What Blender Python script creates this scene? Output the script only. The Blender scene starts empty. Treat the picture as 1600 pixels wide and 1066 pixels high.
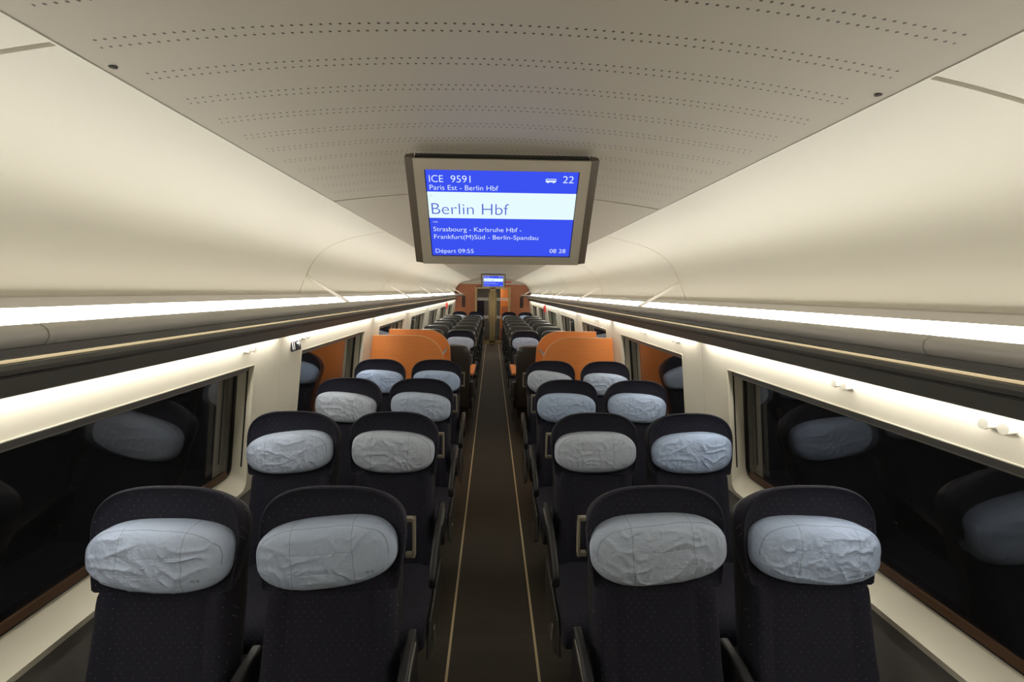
import bpy, math, random
from mathutils import Vector, Matrix, noise

# ------------------------------------------------------------------ camera, world, exposure
C = bpy.context.scene.collection
scn = bpy.context.scene
F_PX, PITCH, YAW, ROLL = 740.0, 0.1029, 0.0437, 0.017
CAM = Vector((-0.0259, 0.0, 1.78))
fwd = Vector((math.sin(YAW) * math.cos(PITCH), math.cos(YAW) * math.cos(PITCH), -math.sin(PITCH)))
r0 = Vector((math.cos(YAW), -math.sin(YAW), 0)); u0 = r0.cross(fwd)
rt = r0 * math.cos(ROLL) + u0 * math.sin(ROLL)
up = -r0 * math.sin(ROLL) + u0 * math.cos(ROLL)
cam_data = bpy.data.cameras.new('camera')
cam_data.sensor_width = 36.0; cam_data.sensor_fit = 'HORIZONTAL'
cam_data.lens = 36.0 * F_PX / 1600.0
cam_data.clip_start = 0.01; cam_data.clip_end = 100
cam = bpy.data.objects.new('camera', cam_data); C.objects.link(cam)
M = Matrix.Identity(4)
for i, v in enumerate((rt, up, -fwd)):
    for j in range(3): M[j][i] = v[j]
M.translation = CAM
cam.matrix_world = M
scn.camera = cam

world = bpy.data.worlds.new('night'); scn.world = world; world.use_nodes = True
world.node_tree.nodes['Background'].inputs[0].default_value = (1.0, 0.95, 0.9, 1)
world.node_tree.nodes['Background'].inputs[1].default_value = 0.006
scn.view_settings.view_transform = 'Standard'; scn.view_settings.look = 'None'
scn.view_settings.exposure = 0.0; scn.view_settings.gamma = 1.0
scn.view_settings.use_curve_mapping = False
scn.cycles.max_bounces = 12; scn.cycles.diffuse_bounces = 6
scn.cycles.sample_clamp_indirect = 4.0

LAMP = 13.0          # luminous strips above the racks
WASH = 34.0          # wall washers below the racks

# ------------------------------------------------------------------ materials
def new_mat(name):
    m = bpy.data.materials.new(name); m.use_nodes = True
    return m, m.node_tree.nodes, m.node_tree.links, m.node_tree.nodes['Principled BSDF']
def mat(name, col, rough=0.6, metal=0.0, spec=0.5, noise_amt=0.0, noise_scale=40, bump=0.0, bump_scale=200, sheen=0.0):
    m, N, L, b = new_mat(name)
    b.inputs['Base Color'].default_value = (*col, 1)
    b.inputs['Roughness'].default_value = rough
    b.inputs['Metallic'].default_value = metal
    b.inputs['Specular IOR Level'].default_value = spec
    if sheen: b.inputs['Sheen Weight'].default_value = sheen
    if noise_amt or bump:
        tc = N.new('ShaderNodeTexCoord')
    if noise_amt:
        n = N.new('ShaderNodeTexNoise'); n.inputs['Scale'].default_value = noise_scale; n.inputs['Detail'].default_value = 4
        L.new(tc.outputs['Object'], n.inputs['Vector'])
        mx = N.new('ShaderNodeMix'); mx.data_type = 'RGBA'
        mx.inputs['A'].default_value = (*[c * (1 - noise_amt) for c in col], 1)
        mx.inputs['B'].default_value = (*[min(1, c * (1 + noise_amt)) for c in col], 1)
        L.new(n.outputs['Fac'], mx.inputs['Factor']); L.new(mx.outputs['Result'], b.inputs['Base Color'])
    if bump:
        n2 = N.new('ShaderNodeTexNoise'); n2.inputs['Scale'].default_value = bump_scale
        L.new(tc.outputs['Object'], n2.inputs['Vector'])
        bp = N.new('ShaderNodeBump'); bp.inputs['Strength'].default_value = bump; bp.inputs['Distance'].default_value = 0.002
        L.new(n2.outputs['Fac'], bp.inputs['Height']); L.new(bp.outputs['Normal'], b.inputs['Normal'])
    return m
def emit(name, col, strength):
    m = bpy.data.materials.new(name); m.use_nodes = True
    N = m.node_tree.nodes; N.clear()
    e = N.new('ShaderNodeEmission'); e.inputs[0].default_value = (*col, 1); e.inputs[1].default_value = strength
    o = N.new('ShaderNodeOutputMaterial'); m.node_tree.links.new(e.outputs[0], o.inputs[0])
    return m
class NG:
    """tiny math node builder"""
    def __init__(s, m): s.N, s.L = m.node_tree.nodes, m.node_tree.links
    def m(s, op, a, b=None, c=None):
        n = s.N.new('ShaderNodeMath'); n.operation = op
        for i, v in enumerate((a, b, c)):
            if v is None: continue
            if isinstance(v, (int, float)): n.inputs[i].default_value = v
            else: s.L.new(v, n.inputs[i])
        return n.outputs[0]
    def xyz(s):
        tc = s.N.new('ShaderNodeTexCoord'); sp = s.N.new('ShaderNodeSeparateXYZ')
        s.L.new(tc.outputs['Object'], sp.inputs[0]); return sp.outputs

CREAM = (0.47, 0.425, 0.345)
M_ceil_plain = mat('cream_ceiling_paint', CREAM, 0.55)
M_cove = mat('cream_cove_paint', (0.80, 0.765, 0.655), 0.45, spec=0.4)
M_wall = mat('cream_wall_plastic', (0.86, 0.815, 0.69), 0.45)
M_reveal = mat('cream_window_surround', (0.78, 0.735, 0.60), 0.4)
M_lower = mat('dark_grey_carpet_wall', (0.15, 0.143, 0.135), 0.85, bump=0.3, bump_scale=500)
M_dark = mat('black_rubber', (0.012, 0.011, 0.010), 0.5)
M_gap = mat('dark_panel_gap', (0.02, 0.017, 0.013), 0.8)
M_lip = mat('brushed_aluminium_lip', (0.55, 0.515, 0.455), 0.5, metal=0.1)
M_rail = mat('dark_grey_rack_rail', (0.62, 0.60, 0.555), 0.45, metal=0.1)
M_rackbox = mat('anthracite_rack_profile', (0.085, 0.082, 0.075), 0.45)
M_gold = mat('pale_champagne_metal', (0.20, 0.165, 0.11), 1.0, spec=0.0)
M_handle = mat('beige_grab_handle', (0.30, 0.275, 0.215), 0.4, metal=0.2)
M_shell = mat('dark_grey_seat_shell', (0.036, 0.036, 0.034), 0.36)
M_arm = mat('charcoal_armrest', (0.014, 0.014, 0.016), 0.45)
M_chrome = mat('grey_metal_trim', (0.22, 0.21, 0.20), 0.35, metal=0.6)
M_hook = mat('white_hook_plastic', (0.80, 0.77, 0.67), 0.35)
M_bezel = mat('champagne_display_bezel', (0.52, 0.47, 0.38), 0.5, metal=0.1)
M_strip_brown = mat('brown_display_side', (0.10, 0.078, 0.055), 0.45)
M_black = mat('black_plastic', (0.01, 0.01, 0.01), 0.4)
M_brown = mat('red_brown_end_panel', (0.42, 0.145, 0.062), 0.5, noise_amt=0.12, noise_scale=8)
M_brown_dark = mat('dark_brown_recess', (0.035, 0.012, 0.005), 0.5)
M_brass = mat('brass_door_frame', (0.52, 0.40, 0.20), 0.4, metal=0.55)
M_red = mat('signal_red_plastic', (0.60, 0.05, 0.04), 0.45)
M_sill_strip = mat('brown_sill_strip', (0.10, 0.05, 0.026), 0.5)
M_white = mat('white_print', (0.8, 0.8, 0.76), 0.6)
M_signdark = mat('dark_sign_plate', (0.016, 0.013, 0.020), 0.8, spec=0.1)
M_ink = mat('dark_logo_print', (0.03, 0.032, 0.045), 0.7)

def wood_mat():
    m, N, L, b = new_mat('orange_beech_veneer')
    tc = N.new('ShaderNodeTexCoord'); mp = N.new('ShaderNodeMapping')
    mp.inputs['Scale'].default_value = (2.0, 2.0, 26.0)
    n = N.new('ShaderNodeTexNoise'); n.inputs['Scale'].default_value = 3.0; n.inputs['Detail'].default_value = 6
    L.new(tc.outputs['Object'], mp.inputs[0]); L.new(mp.outputs[0], n.inputs['Vector'])
    r = N.new('ShaderNodeValToRGB'); r.color_ramp.elements[0].color = (0.62, 0.190, 0.042, 1); r.color_ramp.elements[1].color = (0.73, 0.250, 0.064, 1)
    L.new(n.outputs['Fac'], r.inputs[0]); L.new(r.outputs[0], b.inputs['Base Color'])
    b.inputs['Roughness'].default_value = 0.45
    return m
M_wood = wood_mat()
M_wood_edge = mat('pale_wood_edge', (0.62, 0.32, 0.13), 0.5)

def ceiling_mat():
    m, N, L, b = new_mat('perforated_ceiling_paint'); g = NG(m)
    X, Y, Z = g.xyz()
    yy = g.m('SUBTRACT', Y, 0.826)
    row = g.m('ROUND', g.m('DIVIDE', yy, 0.1142))
    dy = g.m('SUBTRACT', yy, g.m('MULTIPLY', row, 0.1142))
    ly = g.m('SUBTRACT', g.m('ABSOLUTE', dy), 0.0108)
    side = g.m('GREATER_THAN', dy, 0.0)
    xx = g.m('ADD', X, g.m('MULTIPLY', side, 0.0076))
    q = g.m('DIVIDE', xx, 0.0152)
    dx = g.m('MULTIPLY', g.m('SUBTRACT', q, g.m('ROUND', q)), 0.0152)
    d = g.m('SQRT', g.m('ADD', g.m('MULTIPLY', dx, dx), g.m('MULTIPLY', ly, ly)))
    hole = g.m('LESS_THAN', d, 0.0026)
    hole = g.m('MULTIPLY', hole, g.m('LESS_THAN', g.m('ABSOLUTE', X), 0.662))
    hole = g.m('MULTIPLY', hole, g.m('LESS_THAN', Y, 2.08))
    mx = N.new('ShaderNodeMix'); mx.data_type = 'RGBA'
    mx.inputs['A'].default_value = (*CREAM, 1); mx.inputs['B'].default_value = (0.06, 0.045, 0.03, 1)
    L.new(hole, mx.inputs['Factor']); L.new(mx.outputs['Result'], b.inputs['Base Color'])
    b.inputs['Roughness'].default_value = 0.55
    return m
M_ceil = ceiling_mat()

def fabric_mat():
    m, N, L, b = new_mat('navy_dotted_moquette'); g = NG(m)
    X, Y, Z = g.xyz()
    P = 0.0165
    qz = g.m('DIVIDE', g.m('ADD', Z, Y), P); rz = g.m('ROUND', qz)
    dz = g.m('MULTIPLY', g.m('SUBTRACT', qz, rz), P * 0.95)
    qx = g.m('ADD', g.m('DIVIDE', X, P * 1.5), g.m('MULTIPLY', rz, 0.5)); rx = g.m('ROUND', qx)
    dx = g.m('MULTIPLY', g.m('SUBTRACT', qx, rx), P * 1.5)
    d = g.m('SQRT', g.m('ADD', g.m('MULTIPLY', dx, dx), g.m('MULTIPLY', dz, dz)))
    dot = g.m('LESS_THAN', d, 0.00110)
    wn = N.new('ShaderNodeTexWhiteNoise'); wn.noise_dimensions = '2D'
    cb = N.new('ShaderNodeCombineXYZ'); L.new(rx, cb.inputs[0]); L.new(rz, cb.inputs[1]); L.new(cb.outputs[0], wn.inputs['Vector'])
    dot = g.m('MULTIPLY', dot, g.m('GREATER_THAN', wn.outputs['Value'], 0.25))
    ramp = N.new('ShaderNodeValToRGB'); ramp.color_ramp.elements[0].color = (0.10, 0.05, 0.06, 1); ramp.color_ramp.elements[1].color = (0.22, 0.21, 0.20, 1)
    L.new(wn.outputs['Value'], ramp.inputs[0])
    n = N.new('ShaderNodeTexNoise'); n.inputs['Scale'].default_value = 260; n.inputs['Detail'].default_value = 2
    tc = N.new('ShaderNodeTexCoord'); L.new(tc.outputs['Object'], n.inputs['Vector'])
    base = N.new('ShaderNodeMix'); base.data_type = 'RGBA'
    base.inputs['A'].default_value = (0.011, 0.0112, 0.020, 1); base.inputs['B'].default_value = (0.022, 0.0215, 0.034, 1)
    L.new(n.outputs['Fac'], base.inputs['Factor'])
    mx = N.new('ShaderNodeMix'); mx.data_type = 'RGBA'
    L.new(dot, mx.inputs['Factor']); L.new(base.outputs['Result'], mx.inputs['A']); L.new(ramp.outputs[0], mx.inputs['B'])
    L.new(mx.outputs['Result'], b.inputs['Base Color'])
    b.inputs['Roughness'].default_value = 0.9; b.inputs['Specular IOR Level'].default_value = 0.2
    b.inputs['Sheen Weight'].default_value = 0.05
    bp = N.new('ShaderNodeBump'); bp.inputs['Strength'].default_value = 0.25; bp.inputs['Distance'].default_value = 0.001
    L.new(n.outputs['Fac'], bp.inputs['Height']); L.new(bp.outputs['Normal'], b.inputs['Normal'])
    return m
M_fabric = fabric_mat()

def cover_mat():
    m, N, L, b = new_mat('pale_blue_grey_headrest_cloth')
    oi = N.new('ShaderNodeObjectInfo'); tc = N.new('ShaderNodeTexCoord')
    mp = N.new('ShaderNodeMapping'); L.new(tc.outputs['Object'], mp.inputs[0])
    n = N.new('ShaderNodeTexNoise'); n.noise_dimensions = '4D'; n.inputs['Scale'].default_value = 26; n.inputs['Detail'].default_value = 5; n.inputs['Distortion'].default_value = 1.6
    L.new(mp.outputs[0], n.inputs['Vector'])
    w = N.new('ShaderNodeMath'); w.operation = 'MULTIPLY'; w.inputs[1].default_value = 50; L.new(oi.outputs['Random'], w.inputs[0]); L.new(w.outputs[0], n.inputs['W'])
    mx = N.new('ShaderNodeMix'); mx.data_type = 'RGBA'
    mx.inputs['A'].default_value = (0.40, 0.51, 0.74, 1); mx.inputs['B'].default_value = (0.50, 0.55, 0.645, 1)
    L.new(oi.outputs['Random'], mx.inputs['Factor']); L.new(mx.outputs['Result'], b.inputs['Base Color'])
    b.inputs['Roughness'].default_value = 0.85; b.inputs['Specular IOR Level'].default_value = 0.25
    g = NG(m); X, Y, Z = g.xyz()
    wob = N.new('ShaderNodeTexNoise'); wob.noise_dimensions = '4D'; wob.inputs['Scale'].default_value = 14
    L.new(mp.outputs[0], wob.inputs['Vector']); L.new(w.outputs[0], wob.inputs['W'])
    wv = g.m('MULTIPLY', g.m('SUBTRACT', wob.outputs['Fac'], 0.5), 0.018)
    xw = g.m('ADD', X, wv); zw = g.m('ADD', Z, g.m('MULTIPLY', wv, 0.5))
    shift = g.m('MULTIPLY', g.m('SUBTRACT', oi.outputs['Random'], 0.5), 0.03)
    def line(v, at, wd): return g.m('LESS_THAN', g.m('ABSOLUTE', g.m('SUBTRACT', v, at)), wd)
    xs_ = g.m('ADD', xw, shift)
    ver = g.m('MAXIMUM', line(xs_, -0.088, 0.0009), line(xs_, 0.092, 0.0009))
    mid = g.m('LESS_THAN', g.m('ABSOLUTE', xs_), 0.09)
    hor = g.m('MULTIPLY', mid, g.m('MAXIMUM', line(zw, 0.020, 0.0007), line(zw, -0.036, 0.0008)))
    ax = g.m('POWER', g.m('DIVIDE', g.m('ABSOLUTE', xw), 0.208), 2.9); az = g.m('POWER', g.m('DIVIDE', g.m('ABSOLUTE', zw), 0.100), 2.9)
    edge = g.m('MULTIPLY', line(g.m('ADD', ax, az), 0.78, 0.013), g.m('GREATER_THAN', Z, -0.01))
    seam = g.m('MAXIMUM', g.m('MAXIMUM', ver, hor), edge)
    sm = N.new('ShaderNodeMix'); sm.data_type = 'RGBA'
    L.new(g.m('MULTIPLY', seam, 0.55), sm.inputs['Factor']); L.new(mx.outputs['Result'], sm.inputs['A']); sm.inputs['B'].default_value = (0.10, 0.11, 0.13, 1)
    L.new(sm.outputs['Result'], b.inputs['Base Color'])
    bp = N.new('ShaderNodeBump'); bp.inputs['Strength'].default_value = 0.7; bp.inputs['Distance'].default_value = 0.008
    L.new(n.outputs['Fac'], bp.inputs['Height']); L.new(bp.outputs['Normal'], b.inputs['Normal'])
    return m
M_cover = cover_mat()

def floor_mat():
    m, N, L, b = new_mat('dark_brown_carpet'); g = NG(m)
    X, Y, Z = g.xyz()
    q = g.m('DIVIDE', Y, 0.115)
    wn = N.new('ShaderNodeTexWhiteNoise'); wn.noise_dimensions = '1D'; L.new(g.m('FLOOR', q), wn.inputs['W'])
    tc = N.new('ShaderNodeTexCoord'); mp = N.new('ShaderNodeMapping'); mp.inputs['Scale'].default_value = (3, 90, 1)
    n = N.new('ShaderNodeTexNoise'); n.inputs['Scale'].default_value = 2.0; n.inputs['Detail'].default_value = 5
    L.new(tc.outputs['Object'], mp.inputs[0]); L.new(mp.outputs[0], n.inputs['Vector'])
    f = g.m('ADD', g.m('MULTIPLY', wn.outputs['Value'], 0.35), g.m('MULTIPLY', n.outputs['Fac'], 0.6))
    r = N.new('ShaderNodeValToRGB'); r.color_ramp.elements[0].color = (0.022, 0.017, 0.011, 1); r.color_ramp.elements[1].color = (0.048, 0.037, 0.024, 1)
    L.new(f, r.inputs[0]); L.new(r.outputs[0], b.inputs['Base Color'])
    b.inputs['Roughness'].default_value = 0.55
    return m
M_floor = floor_mat()
M_floorstrip = mat('pale_gold_floor_strip', (0.66, 0.55, 0.33), 0.5)

def glass_mat(name, tint=(0.93, 0.95, 0.95)):
    m, N, L, b = new_mat(name)
    b.inputs['Base Color'].default_value = (*tint, 1); b.inputs['Roughness'].default_value = 0.0
    b.inputs['Transmission Weight'].default_value = 1.0; b.inputs['IOR'].default_value = 1.52
    return m
M_glass = glass_mat('window_glass', (0.80, 0.80, 0.80))
M_glass_out = glass_mat('tinted_outer_glass', (0.55, 0.55, 0.54))
def sheet_glass():
    m = bpy.data.materials.new('clear_sheet_glass'); m.use_nodes = True
    N, L = m.node_tree.nodes, m.node_tree.links; N.clear()
    t = N.new('ShaderNodeBsdfTransparent'); t.inputs[0].default_value = (0.95, 0.96, 0.95, 1)
    gl = N.new('ShaderNodeBsdfGlossy'); gl.inputs['Roughness'].default_value = 0.02
    lw = N.new('ShaderNodeLayerWeight'); lw.inputs[0].default_value = 0.12
    mx = N.new('ShaderNodeMixShader'); o = N.new('ShaderNodeOutputMaterial')
    mu = N.new('ShaderNodeMath'); mu.operation = 'MULTIPLY'; mu.inputs[1].default_value = 0.5
    L.new(lw.outputs['Facing'], mu.inputs[0]); L.new(mu.outputs[0], mx.inputs[0])
    L.new(t.outputs[0], mx.inputs[1]); L.new(gl.outputs[0], mx.inputs[2]); L.new(mx.outputs[0], o.inputs[0])
    return m
M_sheet = sheet_glass()
M_lamp = emit('warm_white_diffuser', (1.0, 0.955, 0.86), LAMP)
M_wash = emit('warm_white_wall_washer', (1.0, 0.955, 0.86), WASH)
M_vest = emit('vestibule_ceiling_lamp', (1.0, 0.93, 0.78), 6.0)
M_txt_white = emit('white_screen_lettering', (0.80, 0.92, 1.0), 1.0)
M_txt_blue = emit('blue_screen_lettering', (0.075, 0.13, 0.62), 1.0)
M_txt_faint = emit('grey_screen_lettering', (0.35, 0.45, 0.55), 1.0)

def screen_mat():
    m = bpy.data.materials.new('lit_information_screen'); m.use_nodes = True
    N, L = m.node_tree.nodes, m.node_tree.links; N.clear(); g = NG(m)
    X, Y, Z = g.xyz()    # Y runs down the screen, 0 at its top edge
    band = g.m('MULTIPLY', g.m('GREATER_THAN', Y, 0.0675), g.m('LESS_THAN', Y, 0.155))
    mx = N.new('ShaderNodeMix'); mx.data_type = 'RGBA'
    mx.inputs['A'].default_value = (0.045, 0.085, 0.88, 1); mx.inputs['B'].default_value = (0.80, 0.97, 1.0, 1)
    L.new(band, mx.inputs['Factor'])
    e = N.new('ShaderNodeEmission'); L.new(mx.outputs['Result'], e.inputs[0]); e.inputs[1].default_value = 1.0
    o = N.new('ShaderNodeOutputMaterial'); L.new(e.outputs[0], o.inputs[0])
    return m
M_screen = screen_mat()

# ------------------------------------------------------------------ mesh helpers
class MB:
    def __init__(s): s.v, s.f, s.mi = [], [], []
    def add(s, vs, fs, mi=0):
        o = len(s.v); s.v += [tuple(p) for p in vs]
        for f in fs: s.f.append(tuple(i + o for i in f)); s.mi.append(mi)
        return s
    def box(s, lo, hi, mi=0, T=None):
        x0, y0, z0 = lo; x1, y1, z1 = hi
        vs = [Vector(p) for p in ((x0,y0,z0),(x1,y0,z0),(x1,y1,z0),(x0,y1,z0),(x0,y0,z1),(x1,y0,z1),(x1,y1,z1),(x0,y1,z1))]
        if T: vs = [T @ p for p in vs]
        return s.add(vs, [(3,2,1,0),(4,5,6,7),(0,1,5,4),(1,2,6,5),(2,3,7,6),(3,0,4,7)], mi)
    def prism(s, poly, axis, a, b, mi=0, cap=True):
        """closed polygon extruded along an axis. poly: 2D points in the two other axes (in xyz order)"""
        def p3(p, t):
            return {'y': (p[0], t, p[1]), 'x': (t, p[0], p[1]), 'z': (p[0], p[1], t)}[axis]
        n = len(poly)
        vs = [p3(p, a) for p in poly] + [p3(p, b) for p in poly]
        fs = [(i, (i + 1) % n, n + (i + 1) % n, n + i) for i in range(n)]
        if cap: fs += [tuple(range(n))[::-1], tuple(range(n, 2 * n))]
        return s.add(vs, fs, mi)
    def sheet(s, line, th, a, b, mi=0, flip=1):
        """open (x,z) profile with thickness th to one side, extruded along y"""
        n = len(line); off = []
        for i, p in enumerate(line):
            q0 = Vector(line[max(i - 1, 0)]); q1 = Vector(line[min(i + 1, n - 1)])
            t = (q1 - q0).normalized(); nn = Vector((-t.y, t.x)) * flip
            off.append((p[0] + nn.x * th, p[1] + nn.y * th))
        return s.prism(list(line) + off[::-1], 'y', a, b, mi)
    def loft(s, rings, mi=0, closed=True, cap0=True, cap1=True):
        n = len(rings[0]); vs = [p for r in rings for p in r]; fs = []
        for k in range(len(rings) - 1):
            for i in range(n if closed else n - 1):
                j = (i + 1) % n
                fs.append((k*n+i, k*n+j, (k+1)*n+j, (k+1)*n+i))
        if cap0: fs.append(tuple(range(n))[::-1])
        if cap1: fs.append(tuple((len(rings)-1)*n + i for i in range(n)))
        return s.add(vs, fs, mi)
    def tube(s, path, r, seg=10, mi=0):
        rings = []
        for i, p in enumerate(path):
            p = Vector(p); a = Vector(path[max(i-1,0)]); b = Vector(path[min(i+1,len(path)-1)])
            t = (b - a).normalized(); u = t.orthogonal().normalized() if i == 0 else (u - t * u.dot(t)).normalized()
            w = t.cross(u); rr = r[i] if isinstance(r, (list, tuple)) else r
            rings.append([p + (u * math.cos(2*math.pi*k/seg) + w * math.sin(2*math.pi*k/seg)) * rr for k in range(seg)])
        return s.loft(rings, mi)
    def build(s, name, mats, parent=None, smooth=False, bevel=0, seg=2, kind=None, fix=True):
        me = bpy.data.meshes.new(name); me.from_pydata(s.v, [], s.f); me.update()
        mats = mats if isinstance(mats, (list, tuple)) else [mats]
        for m in mats: me.materials.append(m)
        me.polygons.foreach_set('material_index', s.mi)
        if fix:
            import bmesh
            bm = bmesh.new(); bm.from_mesh(me); bmesh.ops.recalc_face_normals(bm, faces=bm.faces); bm.to_mesh(me); bm.free()
        if smooth:
            me.polygons.foreach_set('use_smooth', [True] * len(me.polygons))
            me.set_sharp_from_angle(angle=math.radians(smooth if smooth is not True else 40))
        o = bpy.data.objects.new(name, me); C.objects.link(o)
        if bevel:
            md = o.modifiers.new('bevel', 'BEVEL'); md.width = bevel; md.segments = seg; md.limit_method = 'ANGLE'; md.angle_limit = math.radians(35)
        if parent: o.parent = parent
        if kind: o['kind'] = kind
        return o
def empty(name, loc=(0,0,0), rz=0, parent=None):
    o = bpy.data.objects.new(name, None); C.objects.link(o); o.empty_display_size = 0.1
    o.location = loc; o.rotation_euler = (0, 0, rz)
    if parent: o.parent = parent
    return o
def tag(o, label, cat, group=None):
    o['label'] = label; o['category'] = cat
    if group: o['group'] = group
    return o
def copy_tree(o, parent=None):
    c = o.copy(); C.objects.link(c)
    if parent: c.parent = parent
    for ch in list(o.children): copy_tree(ch, c)
    return c
def sgnpow(c, e): return math.copysign(abs(c) ** e, c)
def text_mesh(name, body, m, parent, width=None, height=0.02, thin=0.0):
    """lettering as a mesh in its local xy plane, baseline-left at the origin, cap height = height"""
    cu = bpy.data.curves.new(name, 'FONT'); cu.body = body; cu.size = 1.0; cu.offset = thin
    to = bpy.data.objects.new(name + '_tmp', cu); C.objects.link(to)
    bpy.context.view_layer.update()
    me = bpy.data.meshes.new_from_object(to); bpy.data.objects.remove(to)
    xs = [v.co.x for v in me.vertices]; x0, x1 = min(xs), max(xs)
    sy = height / 0.73; sx = (width / (x1 - x0)) if width else sy
    for v in me.vertices: v.co = Vector(((v.co.x - x0) * sx, v.co.y * sy, 0))
    me.materials.clear(); me.materials.append(m); me.name = name
    o = bpy.data.objects.new(name, me); C.objects.link(o); o.parent = parent
    return o

# ------------------------------------------------------------------ the setting
Y0, Y1 = -1.3, 16.2
WX = lambda z: 1.238 + (1.5 - z) * 0.108            # inner wall face
SEAMS = [0.812 + 2.315 * k for k in range(7)]        # cove panel joints
PILLARS = [0.72] + [2.785 + (0 if k == 0 else 0.055) + 2.07 * k for k in range(7)]

# floor
MB().box((-1.45, Y0, -0.05), (1.45, 19.0, 0.0)).build('floor', M_floor, kind='structure')
for i, s in enumerate((-1, 1)):
    x = s * 0.2148
    MB().box((x - 0.006, Y0, 0.0), (x + 0.006, Y1 - 0.15, 0.004)).build('trim_%d' % (i + 1), M_floorstrip, kind='structure')

# ceiling: arched panels with a joint, dark backing above the joint
def ceil_z(x): return 2.210 - 0.056 * (x / 0.71) ** 2
prof = [(-0.711 + 1.422 * i / 24, ceil_z(-0.711 + 1.422 * i / 24)) for i in range(25)]
b = MB(); edges = [Y0, 2.115, 4.60, 7.0, 9.4, 11.8, 14.2, Y1]
for a, c in zip(edges[:-1], edges[1:]): b.sheet(prof, 0.02, a + 0.009, c - 0.009)
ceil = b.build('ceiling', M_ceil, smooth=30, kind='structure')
MB().sheet([(p[0], p[1] + 0.03) for p in prof], 0.01, Y0, Y1).build('ceiling_backing', M_gap, ceil)
for s in (-1, 1):
    MB().tube([(s * 0.688, 0.895, 2.1560), (s * 0.688, 0.895, 2.165)], 0.0065, 16).build('ceiling_plug', M_gap, ceil)

COVE = [(0.711, 2.1538), (0.80, 2.137), (0.91, 2.112), (1.00, 2.083), (1.07, 2.050), (1.125, 2.012), (1.165, 1.967), (1.195, 1.915), (1.222, 1.860), (1.250, 1.800), (1.270, 1.745)]
def smooth_line(pts, sub=4):
    out = []
    P = [Vector(p) for p in pts]
    for i in range(len(P) - 1):
        p0, p1, p2, p3 = P[max(i-1,0)], P[i], P[i+1], P[min(i+2,len(P)-1)]
        for k in range(sub):
            t = k / sub
            out.append(tuple(0.5 * ((2*p1) + (p2-p0)*t + (2*p0-5*p1+4*p2-p3)*t*t + (3*p1-p0-3*p2+p3)*t**3)))
    out.append(tuple(P[-1])); return out
COVE_S = smooth_line(COVE)
for s, nm in ((-1, 'left'), (1, 'right')):
    b = MB(); line = [(s * x, z) for x, z in COVE_S]
    ed = [Y0] + SEAMS + [Y1]
    for a, c in zip(ed[:-1], ed[1:]):
        g0 = 0.006 if abs(a - SEAMS[0]) < 1e-6 else 0.005
        g1 = 0.006 if abs(c - SEAMS[0]) < 1e-6 else 0.005
        b.sheet(line, 0.015, a + g0, c - g1, 0, s)
    # backing behind the joints
    b.sheet([(s * (x + 0.022), z + 0.022) for x, z in COVE_S], 0.008, Y0, Y1, 1, s)
    # thin pale trim along the joint with the flat ceiling
    b.prism([(s * 0.7085, 2.1525), (s * 0.7120, 2.1518), (s * 0.7120, 2.158), (s * 0.7085, 2.158)], 'y', Y0, Y1, 2)
    b.build('ceiling_cove_' + nm, [M_cove, M_gap, M_hook], smooth=30, kind='structure')
    # aluminium lip under the cove
    b = MB(); b.prism([(s * 1.262, 1.744), (s * 1.266, 1.717), (s * 1.31, 1.717), (s * 1.31, 1.750), (s * 1.27, 1.750)], 'y', Y0, Y1)
    b.build('trim_%s' % ('3' if s < 0 else '4'), M_lip, kind='structure')

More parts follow.
